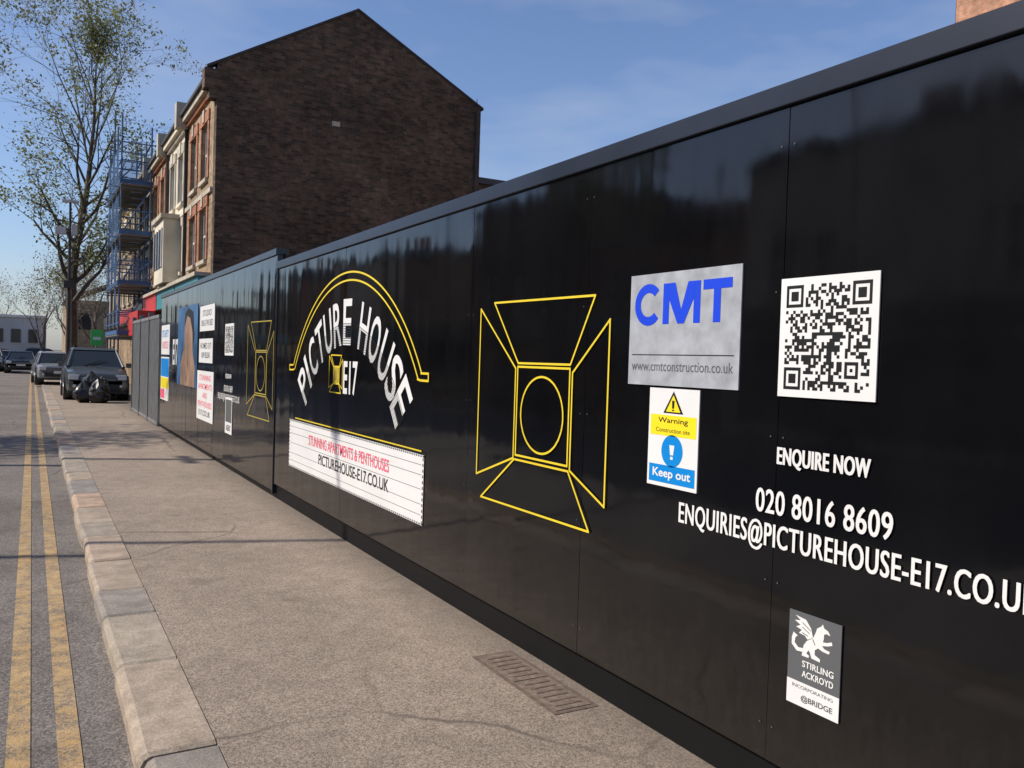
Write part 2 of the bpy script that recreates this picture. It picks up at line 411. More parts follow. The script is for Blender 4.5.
def qr(name,s0,s1,t0,t1,seed):
    e=empty(name); r=random.Random(seed); b=MB(W); b.box(s0,s1,t0,t1,.004,.009,"white"); b.obj("panel",e)
    n=33; m=MB(W); bo=(s1-s0)*.065; cs=(s1-s0-2*bo)/n; ct=(t1-t0-2*bo)/n
    g=[[r.random()<.5 for _ in range(n)] for _ in range(n)]
    def finder(a,c,size):
        for i in range(-1,size+1):
            for j in range(-1,size+1):
                if 0<=a+i<n and 0<=c+j<n:
                    d=min(i,j,size-1-i,size-1-j)
                    g[a+i][c+j]= (d==0 or d>=2) if d>=0 else False
    finder(0,0,7);finder(0,n-7,7);finder(n-7,n-7,7); finder(n-9,4,5)
    for i in range(n):
        j=0
        while j<n:
            if g[i][j]:
                k=j
                while k<n and g[i][k]: k+=1
                a=s0+bo+i*cs
                m.poly([(a,t0+bo+j*ct),(a+cs*1.0,t0+bo+j*ct),(a+cs*1.0,t0+bo+k*ct),(a,t0+bo+k*ct)],.0098,"blackv"); j=k
            else: j+=1
    m.obj("code_pattern",e)
qr("qr_code_sign",-2.222,-1.808,1.51,1.935,3)
qr("qr_code_sign",-12.45,-11.86,1.58,2.02,5)

e=empty("company_sign"); b=MB(W); b.box(-3.115,-2.42,1.522,2.01,.004,.010,"alu"); b.obj("plate",e)
b=MB(W); n_=.0112
cxx,czz,ro,ri=-2.985,1.875,.092,.053
k_=[math.radians(42+ (318-42)*i/30) for i in range(31)]
for i in range(30):
    p=[(cxx+r*math.cos(a)*1.03,czz+r*math.sin(a)) for r,a in ((ro,k_[i]),(ro,k_[i+1]),(ri,k_[i+1]),(ri,k_[i]))]
    b.poly(p,n_,"blue")
z0,z1=1.788,1.962
b.poly([(-2.885,z0),(-2.845,z0),(-2.845,z1),(-2.885,z1)],n_,"blue"); b.poly([(-2.690,z0),(-2.650,z0),(-2.650,z1),(-2.690,z1)],n_,"blue")
b.poly([(-2.8445,z1),(-2.8445,z1-.072),(-2.788,z0),(-2.7675,z0),(-2.7675,z0+.060),(-2.8085,z1)],n_,"blue")
b.poly([(-2.6905,z1),(-2.6905,z1-.072),(-2.747,z0),(-2.767,z0),(-2.767,z0+.060),(-2.7265,z1)],n_,"blue")
b.poly([(-2.635,z1-.040),(-2.470,z1-.040),(-2.470,z1),(-2.635,z1)],n_,"blue"); b.poly([(-2.573,z0),(-2.532,z0),(-2.532,z1-.0405),(-2.573,z1-.0405)],n_,"blue")
b.stroke([(-3.09,1.655),(-2.45,1.655)],.004,.011,"blackv")
txt(b,"www.cmtconstruction.co.uk",-3.09,-2.45,1.585,1.628,.011,"greyv",.0); b.obj("lettering",e)

def warning(name,s0,s1,t0,t1,n0=.004):
    e=empty(name); b=MB(W); b.box(s0,s1,t0,t1,n0,n0+.005,"white"); b.obj("plate",e)
    b=MB(W); n=n0+.0058; w=s1-s0;h=t1-t0
    S=lambda u:s0+u*w
    T=lambda v:t0+v*h
    def P(pts,k,dn=0): b.poly([(S(u),T(v)) for u,v in pts],n+dn,k)
    P([(.04,.52),(.96,.52),(.96,.73),(.04,.73)],"warny")
    P([(.30,.75),(.70,.75),(.5,.975)],"blackv"); P([(.355,.765),(.645,.765),(.5,.935)],"warny",.0006)
    P([(.48,.80),(.52,.80),(.525,.88),(.475,.88)],"blackv",.0012); P([(.48,.776),(.52,.776),(.52,.79),(.48,.79)],"blackv",.0012)
    P([(.04,.04),(.96,.04),(.96,.22),(.04,.22)],"skyblue")
    b.poly([(S(.5)+w*.215*math.cos(i*math.pi/16),T(.37)+w*.215*math.sin(i*math.pi/16)) for i in range(32)],n,"skyblue")
    P([(.47,.33),(.53,.33),(.55,.43),(.45,.43)],"white",.0006); P([(.475,.285),(.525,.285),(.525,.315),(.475,.315)],"white",.0006)
    txt(b,"Warning",S(.20),S(.80),T(.635),T(.705),n+.0006,"blackv",.01)
    txt(b,"Construction site",S(.16),S(.84),T(.555),T(.60),n+.0006,"blackv",.0)
    txt(b,"Keep out",S(.12),S(.88),T(.07),T(.185),n+.0006,"white",.02)
    b.obj("lettering",e)
warning("warning_sign",-2.955,-2.635,1.09,1.512)

e=empty("agent_sign"); b=MB(W); b.box(-2.125,-1.90,.425,.755,.004,.008,"greyv"); b.poly([(-2.125,.425),(-1.90,.425),(-1.90,.51),(-2.125,.51)],.0088,"white"); b.obj("plate",e)
b=MB(W)
gx=lambda u:-2.10+u*.165
gz=lambda v:.605+v*.135
# rearing griffin in profile, facing right: beaked head, chest, raised foreleg, swept-back wing, haunches, tail
wing=[(.50,.56),(.44,.78),(.30,.96),(.02,1.0),(.16,.90),(.0,.86),(.16,.78),(.04,.70),(.20,.66),(.12,.56),(.28,.54),(.36,.46)]
body=[(.50,.55),(.56,.70),(.60,.84),(.70,.92),(.74,.99),(.78,.90),(.88,.86),(.94,.76),(.84,.78),(.78,.74),(.78,.64),(.76,.54),(.86,.56),(.98,.62),(1.0,.54),(.88,.48),(.74,.44),(.80,.38),(.94,.36),(.92,.29),(.76,.30),(.64,.34),(.56,.26),(.56,.14),(.70,.08),(.70,.0),(.48,.02),(.44,.14),(.40,.20),(.34,.10),(.42,.06),(.40,.0),(.22,.0),(.24,.12),(.26,.28),(.34,.42)]
tail=[(.27,.30),(.25,.20),(.12,.18),(.02,.28),(.04,.42),(.10,.48),(-.02,.54),(-.06,.40),(-.06,.22),(.08,.08),(.25,.10)]
for i,q in enumerate((wing,body,tail)): b.poly([(gx(u),gz(v)) for u,v in q],.0088+i*.0003,"white")
for q in ((.36,.56,.22,.60),(.40,.64,.22,.74),(.43,.72,.22,.86),(.50,.52,.56,.40)):
    b.stroke([(gx(q[0]),gz(q[1])),(gx(q[2]),gz(q[3]))],.0028,.0102,"greyv")
txt(b,"STIRLING",-2.06,-1.925,.567,.590,.0092,"white",.01,1.05,heavy=.0008); txt(b,"ACKROYD",-2.06,-1.925,.532,.555,.0092,"white",.01,1.05,heavy=.0008)
txt(b,"INCORPORATING",-2.10,-1.925,.487,.499,.0096,"greyv",.0); txt(b,"@BRIDGE",-2.06,-1.925,.442,.468,.0096,"greyv",.02); b.obj("lettering",e)
e=empty("agent_sign"); b=MB(W); b.box(-12.33,-11.87,.5,1.0,.004,.008,"white"); b.poly([(-12.30,.66),(-11.90,.66),(-11.90,.97),(-12.30,.97)],.009,"greyv"); txt(b,"AGENT",-12.25,-11.95,.54,.62,.009,"blackv"); b.obj("plate",e)

e=empty("poster_photograph"); b=MB(W); b.box(-16.9,-14.75,1.02,2.42,.004,.010,"pblue")
b.poly([(-16.5,1.02),(-15.0,1.02),(-14.95,1.35),(-15.2,1.62),(-15.25,1.95),(-15.5,2.2),(-15.85,2.25),(-16.1,2.05),(-16.12,1.7),(-16.5,1.4)],.011,"porange")
b.poly([(-15.2,1.62),(-15.25,1.95),(-15.5,2.2),(-15.85,2.25),(-16.1,2.05),(-16.05,2.3),(-15.7,2.38),(-15.2,2.3),(-15.05,1.9)],.012,"blackv"); b.obj("plate",e)
def lines(name,s0,s1,t0,t1,rows):
    e=empty(name); b=MB(W); b.box(s0,s1,t0,t1,.004,.010,"white")
    h=(t1-t0)/(len(rows)+.6)
    for i,(t,k,w) in enumerate(rows):
        c=(s0+s1)/2; hw=(s1-s0)*.44*w; z=t1-h*.3-(i+1)*h
        txt(b,t,c-hw,c+hw,z+h*.22,z+h*.85,.011,k,.01)
    b.obj("plate",e)
lines("information_poster",-14.53,-13.27,1.95,2.35,[("STUDIO","greyv",.7),("ONE & TWO BED","greyv",.9)])
lines("information_poster",-14.56,-13.38,1.45,1.83,[("HOMES E17","greyv",.9),("NOW SELLING","greyv",.7)])
lines("information_poster",-14.68,-13.26,.54,1.32,[("STUNNING","pink",.8),("APARTMENTS","pink",.95),("AND","pink",.3),("PENTHOUSES","pink",.95),("E17.CO.UK","blackv",.8)])
lines("site_notice",-19.2,-18.0,1.55,2.15,[("SITE SAFETY","skyblue",.9),("NOTICE","pink",.8)])
e=empty("safety_notice_board"); b=MB(W); b.box(-19.2,-18.0,.62,1.5,.004,.010,"white"); b.poly([(-19.17,1.1),(-18.03,1.1),(-18.03,1.47),(-19.17,1.47)],.011,"skyblue"); b.poly([(-19.17,.86),(-18.03,.86),(-18.03,1.08),(-19.17,1.08)],.011,"warny"); b.poly([(-19.17,.65),(-18.6,.65),(-18.6,.84),(-19.17,.84)],.011,"pink"); b.obj("plate",e)

# ------------------------------------------------------------------ site gate
gt=MB(W)
e=empty("site_gate")
for s0 in (-19.5-1.8*(i+1) for i in range(3)):
    gt.box(s0,s0+1.76,.06,2.35,-.03,-.01,"gatedark")
    for j in range(12):
        a=s0+.02+j*.148; gt.box(a,a+.07,.08,2.33,-.012,.016,"galv")
    gt.box(s0,s0+1.76,2.33,2.40,-.03,.03,"galv"); gt.box(s0,s0+1.76,.03,.09,-.03,.03,"galv")
    gt.box(s0-.03,s0+.03,0,2.5,-.06,.04,"gatedark")
gt.obj("gate_leaves",e)

# ------------------------------------------------------------------ buildings
def facade(mb,s0,s1,t0,t1,ops,wallk,glassk="glass",framek="frame",dep=.14,trimk=None,sillk="stone",arch=False):
    ss=sorted(set([s0,s1]+[o[0] for o in ops]+[o[1] for o in ops])); ts=sorted(set([t0,t1]+[o[2] for o in ops]+[o[3] for o in ops]))
    for i in range(len(ss)-1):
        for j in range(len(ts)-1):
            cs=(ss[i]+ss[i+1])/2; ct=(ts[j]+ts[j+1])/2
            if any(o[0]<cs<o[1] and o[2]<ct<o[3] for o in ops): continue
            mb.quad((ss[i],ts[j],0),(ss[i+1],ts[j],0),(ss[i+1],ts[j+1],0),(ss[i],ts[j+1],0),wallk)
    for (a,b,c,d) in ops:
        mb.quad((a,c,0),(a,d,0),(a,d,-dep),(a,c,-dep),wallk); mb.quad((b,c,0),(b,d,0),(b,d,-dep),(b,c,-dep),wallk)
        mb.quad((a,c,0),(b,c,0),(b,c,-dep),(a,c,-dep),wallk); mb.quad((a,d,0),(b,d,0),(b,d,-dep),(a,d,-dep),wallk)
        mb.quad((a,c,-dep),(b,c,-dep),(b,d,-dep),(a,d,-dep),glassk)
        f=.06; n0,n1=-dep+.003,-dep+.05
        mb.box(a,a+f,c,d,n0,n1,framek);mb.box(b-f,b,c,d,n0,n1,framek);mb.box(a+f,b-f,c,c+f,n0,n1,framek);mb.box(a+f,b-f,d-f,d,n0,n1,framek)
        mb.box(a+f,b-f,(c+d)/2-.03,(c+d)/2+.03,n0,n1,framek)
        mb.box((a+b)/2-.02,(a+b)/2+.02,c+f,d-f,n0,n1-.01,framek)
        mb.box(a-.1,b+.1,c-.11,c-.003,-.05,.09,sillk)
        if trimk:
            mb.box(a-.2,a-.003,c,d+.003,-.05,.035,trimk); mb.box(b+.003,b+.2,c,d+.003,-.05,.035,trimk)
            mb.box(a-.25,b+.25,d+.004,d+.30,-.05,.05,trimk)
            if arch: mb.box((a+b)/2-.12,(a+b)/2+.12,d+.05,d+.4,-.04,.08,sillk)
GY=24.2; FX=4.25
bh=empty("brick_house")
gb=MB()
prof=[(FX,-.12),(12.25,-.12),(12.25,9.6),(8.15,11.72),(FX,9.45)]
n=len(prof); vs=[(x,GY,z) for x,z in prof]+[(x,GY+.35,z) for x,z in prof]
gb.add(vs,[tuple(range(n)),tuple(range(n,2*n))]+[(i,(i+1)%n,n+(i+1)%n,n+i) for i in range(n)],"brickdark")
gb.obj("gable_wall",bh)
cp=MB()
def slopebox(mb,x0,z0,x1,z1,y0,y1,th,k):
    vs=[(x0,y0,z0),(x1,y0,z1),(x1,y0,z1+th),(x0,y0,z0+th)]; vs+=[(a,y1,c) for a,_,c in vs]
    mb.add(vs,[(0,1,2,3),(4,5,6,7),(0,1,5,4),(1,2,6,5),(2,3,7,6),(3,0,4,7)],k)
slopebox(cp,3.98,9.29,8.15,11.725,GY-.03,GY+.42,.07,"coping"); slopebox(cp,8.15,11.725,12.33,9.56,GY-.03,GY+.42,.07,"coping")
cp.box(3.92,FX-.003,GY-.02,GY+.38,8.75,9.28,"brickdark"); cp.box(4.05,FX-.003,GY-.01,GY+.37,8.5,8.748,"brickdark")
cp.box(7.45,7.68,GY-.03,GY-.002,8.28,8.42,"stone")
cp.tube((12.1,GY-.06,0),(12.1,GY-.06,9.5),.05,.05,"coping",8)
cp.tube((12.2,GY+.2,9.5),(12.2,GY+.2,9.95),.015,.012,"coping",6)
cp.obj("coping",bh)
rf=MB()
def roof(mb,y0,y1,ze,zr,k="slate"):
    slopebox(mb,FX-.1,ze,8.15,zr,y0,y1,.06,k); slopebox(mb,8.15,zr,12.3,ze,y0,y1,.06,k)
    mb.box(8.05,8.25,y0,y1,zr+.04,zr+.14,"coping")
roof(rf,GY+.43,38,9.02,11.2); rf.box(12.2,12.25,GY+.36,38,0,9.05,"brickdark"); rf.obj("roof",bh)
fc=MB(WALL(FX))
def unit(mb,ya,yb,wallk,trimk,sill,arch):
    w=yb-ya; s0,s1=-yb,-ya; ops=[]
    for c in (.29,.71):
        m_=s0+w*c
        ops.append((m_-.5,m_+.5,6.55,8.15)); ops.append((m_-.55,m_+.55,4.25,5.75))
    facade(mb,s0,s1,3.0,9.1,ops,wallk,trimk=trimk,sillk=sill,arch=arch)
    mb.box(s0,s1,6.05,6.18,-.02,.07,sill)
    mb.box(s0,s1,8.72,8.85,-.02,.10,trimk); mb.box(s0,s1,8.853,9.02,-.02,.22,sill)
    mb.box(s0,s1,9.023,9.12,-.02,.30,"coping")
unit(fc,GY+.35,29.0,"brickyel","brickred","stone",True)
unit(fc,29.0,33.5,"stucco","stone","stucco",True)
unit(fc,33.5,38.0,"brickyel","brickred","stone",True)
fc.box(-32.4,-30.1,3.9,6.0,.0,.55,"stucco"); fc.box(-32.5,-30.0,6.003,6.15,0,.65,"stone"); fc.box(-32.2,-30.3,4.4,5.7,.552,.56,"glass")
for a in (-32.25,-31.6,-30.95,-30.32): fc.box(a,a+.07,4.4,5.7,.56,.60,"frame")
fc.box(-33.3,-33.18,3.9,9.0,.0,.12,"coping"); fc.box(-29.06,-28.96,3.9,8.7,.0,.10,"coping")
for i,(a,b_,k) in enumerate(((GY+.35,29.0,"shopteal"),(29,33.5,"shopteal"),(33.5,38,"shopred"))):
    fc.box(-b_+.1,-a-.1,3.12,3.72,0,.32,k); fc.box(-b_+.003,-a-.003,-.12,2.998,-.3,-.02,"shopdark")
    fc.box(-b_+.02,-b_+.3,0,3.1,-.02,.12,"stone"); fc.box(-b_+.02,-a-.02,3.723,3.83,0,.42,"stone")
    fc.box(-b_+.4,-a-.4,.5,2.8,-.018,-.01,"glass")
fc.box(-37.6,-33.9,2.2,3.1,.3,.9,"shopred")
fc.obj("facade",bh)
ch=MB()
for y in (29.0,33.5,38.0):
    slopebox(ch,3.95,9.12,8.15,11.45,y-.15,y+.15,.25,"brickdark")
    ch.box(4.7,5.5,y-.3,y+.3,9.3,10.35,"brickdark"); ch.box(4.64,5.56,y-.36,y+.36,10.353,10.45,"coping")
    for px in (4.9,5.3): ch.tube((px,y,10.45),(px,y,10.7),.09,.08,"brickred",8)
    ch.box(3.85,4.2,y-.2,y+.2,8.7,9.5,"stone"); 
ch.obj("chimneys",bh)
t2=empty("terraced_building"); f2=MB(WALL(FX))
ops=[(-y-.55,-y+.55,z,z+1.6) for y in (39.5,42,44.5,47,49.5,52,54.5,57) for z in (4,6.6)]
facade(f2,-60,-38.2,0,9.2,ops,"brickyel",trimk="stucco"); f2.box(-60,-38.2,9.2,9.4,-.2,.25,"stone"); f2.box(-60,-38.4,2.9,3.6,0,.3,"shopdark"); f2.box(-48,-42,2.95,3.55,.303,.34,"shopred")
f2.obj("facade",t2); r2=MB(); roof(r2,38.2,60,9.2,11.3); r2.box(4.3,12.2,59.9,60,0,9.2,"brickyel"); r2.obj("roof",t2)
ob=MB(); ob.box(12.3,15.0,25.5,33,-.12,7.55,"brickdark"); ob.box(12.26,15.1,25.4,33.1,7.553,7.75,"slate"); ob.obj("rear_extension_building")
eb=empty("orange_brick_flats"); fb=MB(WALL(20)); ops=[(-y-.7,-y+.7,z,z+1.5) for y in (-8,-4.5,-1,2.5,6,9.5) for z in (1.2,4.2,7.2,10.2)]
facade(fb,-13.4,10,-.12,14,ops,"brickorange",sillk="stone"); fb.box(-13.4,10,14,14.2,-10,.1,"stone"); fb.box(-13.39,9.9,-.1,13.99,-10,-.3,"brickorange"); fb.box(-13.4,-13.39,-.1,14,-.3,0,"brickorange"); fb.obj("walls",eb)
def OPP(X): return lambda s,t,n:(X+n,s,t)
tb=empty("unseen_reflection_terrace"); fo=MB(OPP(-10.4))  # invented unseen row, its heights shaped for what the gloss hoarding mirrors
yy=-32
i=0
hs=[6.2,5.0,4.4,5.6,3.4,6.4,5.2,7.2,6.0,6.6,6.2,7.0]
while yy<70:
    w=[7.5,9,6.5,8][i%4]; h=hs[i%12]; kk=["brickyel","stucco","brickred","brickdark"][i%4]
    ops=[]
    if h>5.1:
        for c in (.25,.75):
            m_=yy+w*c
            ops+= [(m_-.55,m_+.55,3.45,4.75)]
    facade(fo,yy,yy+w,0,h,ops,kk,sillk="stone")
    fo.box(yy+.01,yy+w-.01,0,h-.02,-8,-.3,kk); fo.box(yy,yy+w,h,h+.25,-8.2,.25,"slate")
    fo.box(yy+.3,yy+w-.3,2.5,3.1,.0,.25,["shopteal","shopdark","shopdark"][i%3]); fo.box(yy+.4,yy+w-.4,.3,2.4,.01,.03,"glass")
    fo.box(yy+w*.5-.4,yy+w*.5+.4,h+.25,h+1.4,-3,-2,"brickred")
    yy+=w+.05; i+=1
fo.obj("fronts",tb)
db=empty("distant_building"); d=MB(); d.box(-14,1.5,118,130,-.12,5.2,"greyb")
for k in range(8): d.box(-13+k*1.8,-12+k*1.8,117.9,117.99,2.2,3.8,"glass")
d.box(-14.1,1.6,117.8,130.1,5.203,5.5,"frame"); d.obj("walls",db)
d=MB(); d.box(3.0,16,95,110,-.12,6.5,"brickyel"); slopebox(d,2.8,6.5,9.5,9.5,94.9,110.1,.1,"slate"); slopebox(d,9.5,9.5,16.2,6.5,94.9,110.1,.1,"slate")
for k in range(5): d.box(4+k*2.3,5.1+k*2.3,94.95,94.99,3.6,5.2,"glass")
d.obj("distant_house")
d=MB(); d.box(-60,-16,140,150,-.12,9,"brickdark"); d.box(18,70,140,150,-.12,10,"brickdark"); d.obj("distant_terrace")

# ------------------------------------------------------------------ scaffold
se=empty("scaffold"); sf=MB()
xs=(3.0,4.1); ys=[37.4,39.3,41.2,43.1]
for x in xs:
    for y in ys: sf.tube((x,y,-.0),(x,y,10.4+random.uniform(0,.8)),.035,.035,"tube",6)
for z in (2.2,4.2,6.2,8.2,10.0):
    for x in xs:
        for dz in (0,.5,1.0): sf.tube((x,36.9,z+dz if z<10 else z),(x,43.5,z+dz if z<10 else z),.03,.03,"scafblue" if dz else "tube",6)
    for y in ys: 
        sf.tube((2.75,y,z-.08),(4.2,y,z-.08),.025,.025,"tube",6)
        if z<10: sf.tube((2.95,y-.05,z+1.0),(4.15,y-.05,z+1.0),.025,.025,"scafblue",6)
    if z<10:
        sf.box(2.95,4.15,37.2,43.3,z,z+.05,"board"); sf.box(2.93,2.96,37.2,43.3,z+.05,z+.22,"scafblue"); sf.box(2.95,4.15,37.16,37.19,z+.05,z+.22,"scafblue")
for i in range(3):
    sf.tube((3.0,ys[i],2.2+i*2),(3.0,ys[i+1],4.2+i*2),.025,.025,"scafblue",6)
    sf.tube((3.0,37.35,2.2+i*2),(4.1,37.35,4.2+i*2),.025,.025,"scafblue",6)
for z in (2.3,4.3,6.3,8.3):
    for k in range(8): sf.tube((3.35,37.3,z-.1-.0+k*.25),(3.75,37.3,z-.1+k*.25),.015,.015,"tube",4)
sf.obj("tubes_and_boards",se)
nt2=MB(); 
for z in (4.25,6.25,8.25): nt2.quad((2.92,37.3,z),(2.92,43.3,z),(2.92,43.3,z+1.55),(2.92,37.3,z+1.55),"net")
nt2.quad((2.95,37.1,4.3),(4.1,37.1,4.3),(4.1,37.1,5.3),(2.95,37.1,5.3),"net"); nt2.quad((2.95,37.1,8.3),(4.1,37.1,8.3),(4.1,37.1,9.1),(2.95,37.1,9.1),"net")
nt2.obj("netting",se)

# ------------------------------------------------------------------ trees
def grow_tree(mb,base,h,spread,seed,maxlev,leafk,leafn,leafsz,barkk,r0,split=.42,lean=(0,0),tip_sd=.35,up=.12,lim=None,nlimb=5,l1=(.62,.85)):
    r=random.Random(seed); tips=[]
    def rv(): return Vector((r.gauss(0,1),r.gauss(0,1),r.gauss(0,1)))
    def grow(p,d,Ln,rad,lev):
        ns=5 if lev<2 else 3; pts=[(p.copy(),rad)]
        for i in range(ns):
            d=(d+rv()*(.05 if lev==0 else .13)+Vector((0,0,up if lev else .05))).normalized()
            if lim and lev:
                dx=p.x-lim[0]; dy=p.y-lim[1]; q=math.hypot(dx,dy)/lim[2]
                if q>.7: d=(d-Vector((dx,dy,0)).normalized()*(q-.7)*.9).normalized()
            p=p+d*(Ln/ns); rr=rad*(1-(.35 if lev==0 else .55)*(i+1)/ns); pts.append((p.copy(),rr))
        sides=8 if lev==0 else (6 if lev==1 else (4 if lev==2 else 3))
        for i in range(ns): mb.tube(pts[i][0],pts[i+1][0],pts[i][1],pts[i+1][1],barkk,sides,False)
        if lev>=maxlev-1:
            for q,_ in pts[1:]: tips.append((q,d.copy()))
        if lev<maxlev:
            nc=r.choice([3,4,4]) if lev else nlimb
            for c in range(nc):
                idx=ns if c<2 else r.randint(max(1,ns//2),ns)
                q,rr=pts[idx]
                ax=d.orthogonal().normalized(); ax.rotate(Matrix.Rotation(r.uniform(0,6.28) if lev else c*6.28/nc+r.uniform(-.4,.4),3,d))
                ang=r.uniform(.3,.75)*spread
                if lev==0 and c==0: ang*=.3
                nd=d.copy(); nd.rotate(Matrix.Rotation(ang,3,ax))
                grow(q,nd,Ln*(r.uniform(.58,.8) if lev else r.uniform(*l1)),max(.006,rr*r.uniform(.55,.75)),lev+1)
    grow(Vector(base),Vector((lean[0],lean[1],1)).normalized(),h*split,r0,0)
    hubs=[r.choice(tips)[0] for _ in range(max(8,leafn//45))]
    for _ in range(leafn):
        q=r.choice(hubs) if r.random()<.6 else r.choice(tips)[0]
        c=q+rv()*tip_sd; s_=leafsz*r.uniform(.5,1.3)
        a=rv().normalized()*s_; b_=rv().cross(a).normalized()*s_*.7
        mb.add([tuple(c-a),tuple(c+b_*.8),tuple(c+a),tuple(c-b_*.8)],[(0,1,2,3)],leafk)

def leader_tree(mb,base,h,rmax,seed,leafn,leafsz,leafk,barkk,r0,lean):
    """tall street tree: one leader running to the top with limbs leaving all the way up it"""
    r=random.Random(seed); tips=[]
    def rv(): return Vector((r.gauss(0,1),r.gauss(0,1),r.gauss(0,1)))
    def limb(p,d,Ln,rad,lev):
        ns=4 if lev<3 else 3; pts=[(p.copy(),rad)]
        for i in range(ns):
            d=(d+rv()*.14+Vector((0,0,.10 if lev==1 else .02))).normalized()
            p=p+d*(Ln/ns); pts.append((p.copy(),rad*(1-.6*(i+1)/ns)))
        for i in range(ns): mb.tube(pts[i][0],pts[i+1][0],pts[i][1],pts[i+1][1],barkk,[8,6,4,3,3][lev],False)
        if lev>=3:
            for q,_ in pts[1:]: tips.append(q)
        if lev<4:
            for c in range(r.choice([4,5]) if lev<3 else 3):
                idx=r.randint(1,ns) if c else ns
                q,rr=pts[idx]; ax=d.orthogonal().normalized(); ax.rotate(Matrix.Rotation(r.uniform(0,6.28),3,d))
                nd=d.copy(); nd.rotate(Matrix.Rotation(r.uniform(.35,.95),3,ax))
                limb(q,nd,Ln*r.uniform(.42,.66),max(.007,rr*.65),lev+1)
    N_=16; p=Vector(base); pts=[]; d=Vector((lean[0],lean[1],1)).normalized()
    for i in range(N_+1):
        pts.append((p.copy(),r0*(1-.93*(i/N_)**.8)+.01)); d=(d+rv()*.045+Vector((0,0,.06))).normalized(); p=p+d*(h*.93/N_)
    for i in range(N_): mb.tube(pts[i][0],pts[i+1][0],pts[i][1],pts[i+1][1],barkk,8,False)
    az=r.uniform(0,6)
    for i in range(4,N_+1):
        f=(i-4)/(N_-4)
        for _ in range(2 if i<N_ else 3):
            az+=2.4+r.uniform(-.4,.4); out=rmax*(math.sin(math.pi*min(1,.22+.78*f))**.6*.75+.25)*r.uniform(.75,1.1)
            el=.55+.7*f; dd=Vector((math.cos(az)*math.cos(el),math.sin(az)*math.cos(el),math.sin(el)))
            limb(pts[i][0],dd,out/ math.cos(min(el,1.0))*.75,max(.03,pts[i][1]*.55),1)
    hubs=[r.choice(tips) for _ in range(leafn//40)]
    for _ in range(leafn):
        q=r.choice(hubs) if r.random()<.55 else r.choice(tips)
        c=q+rv()*.22; s_=leafsz*r.uniform(.5,1.3)
        a=rv().normalized()*s_; b_=rv().cross(a).normalized()*s_*.7
        mb.add([tuple(c-a),tuple(c+b_*.8),tuple(c+a),tuple(c-b_*.8)],[(0,1,2,3)],leafk)
t=MB(); leader_tree(t,(1.75,45,0),16.0,3.7,4,13000,.075,"leaf","bark",.30,(-.09,0)); t.obj("added_shadow_tree")
t=MB(); grow_tree(t,(-8.3,20.5,0),12,.85,5,4,"leaf",3500,.09,"bark",.22,.3); t.obj("added_shadow_tree")  # invented tree out of view, added to dapple the road and far pavement
t=MB(); grow_tree(t,(-8.6,-7.0,0),10,.9,9,4,"leaf",1500,.08,"bark",.2,.3); t.obj("added_shadow_tree")  # out of view, added only to be mirrored in the hoarding
t=MB()
for i,(x,y,h) in enumerate(((2.6,70,10),(4.5,78,12),(6.5,84,12),(.8,92,11),(-3.5,132,13),(3.5,100,12),(-8,135,14))):
    grow_tree(t,(x,y,0),h,.95,40+i,4,"leafd",1500,.085,"twig",.17,.33,(0,0),.5)
t.obj("distant_trees")

# ------------------------------------------------------------------ street lamps, sign pole
def lamp(base,h,arm,side):
    b=MB(); x,y=base
    b.tube((x,y,0),(x,y,1.2),.10,.09,"lamp",12); b.tube((x,y,1.2),(x,y,h),.07,.045,"lamp",12)
    b.tube((x,y,h-.05),(x+side*arm,y,h+.05),.03,.03,"lamp",8); b.box(x+side*arm-.3,x+side*arm+.3,y-.12,y+.12,h+.02,h+.12,"lens")
    return b
b=lamp((1.24,38),7.35,.0,1)
b.tube((1.24,38,6.3),(.95,38,6.3),.03,.03,"lamp",8); b.box(.72,1.10,37.85,38.15,6.10,6.38,"lens"); b.box(1.28,1.5,37.9,38.1,6.1,6.5,"lens"); b.box(1.05,1.43,37.86,38.14,4.0,4.3,"lamp")
b.obj("added_shadow_lamp",bevel=.01)
lamp((-7.75,10.25),9.2,.9,1).obj("added_shadow_lamp",bevel=.01)  # invented post out of view, added to cast the thin shadow across the pavement
b=MB(); b.tube((-7.7,16.4,0),(-7.7,16.4,9),.13,.09,"bark",10); b.box(-7.75,-7.65,15.9,16.9,8.5,8.6,"bark"); b.obj("added_shadow_pole")  # invented pole out of view, added for a shadow band on the road
b=MB(); b.tube((1.95,33,0),(1.95,33,2.3),.03,.03,"galv",8); b.box(1.78,2.16,32.93,32.96,1.75,2.3,"green"); b.box(1.85,2.09,32.92,32.928,1.95,2.05,"white"); b.obj("green_sign",bevel=.005)
b=MB(); b.tube((2.3,31.5,0),(2.3,31.5,1.05),.06,.06,"lamp",12); b.tube((2.3,31.5,.85),(2.3,31.5,.92),.063,.063,"white",12); b.obj("bollard")

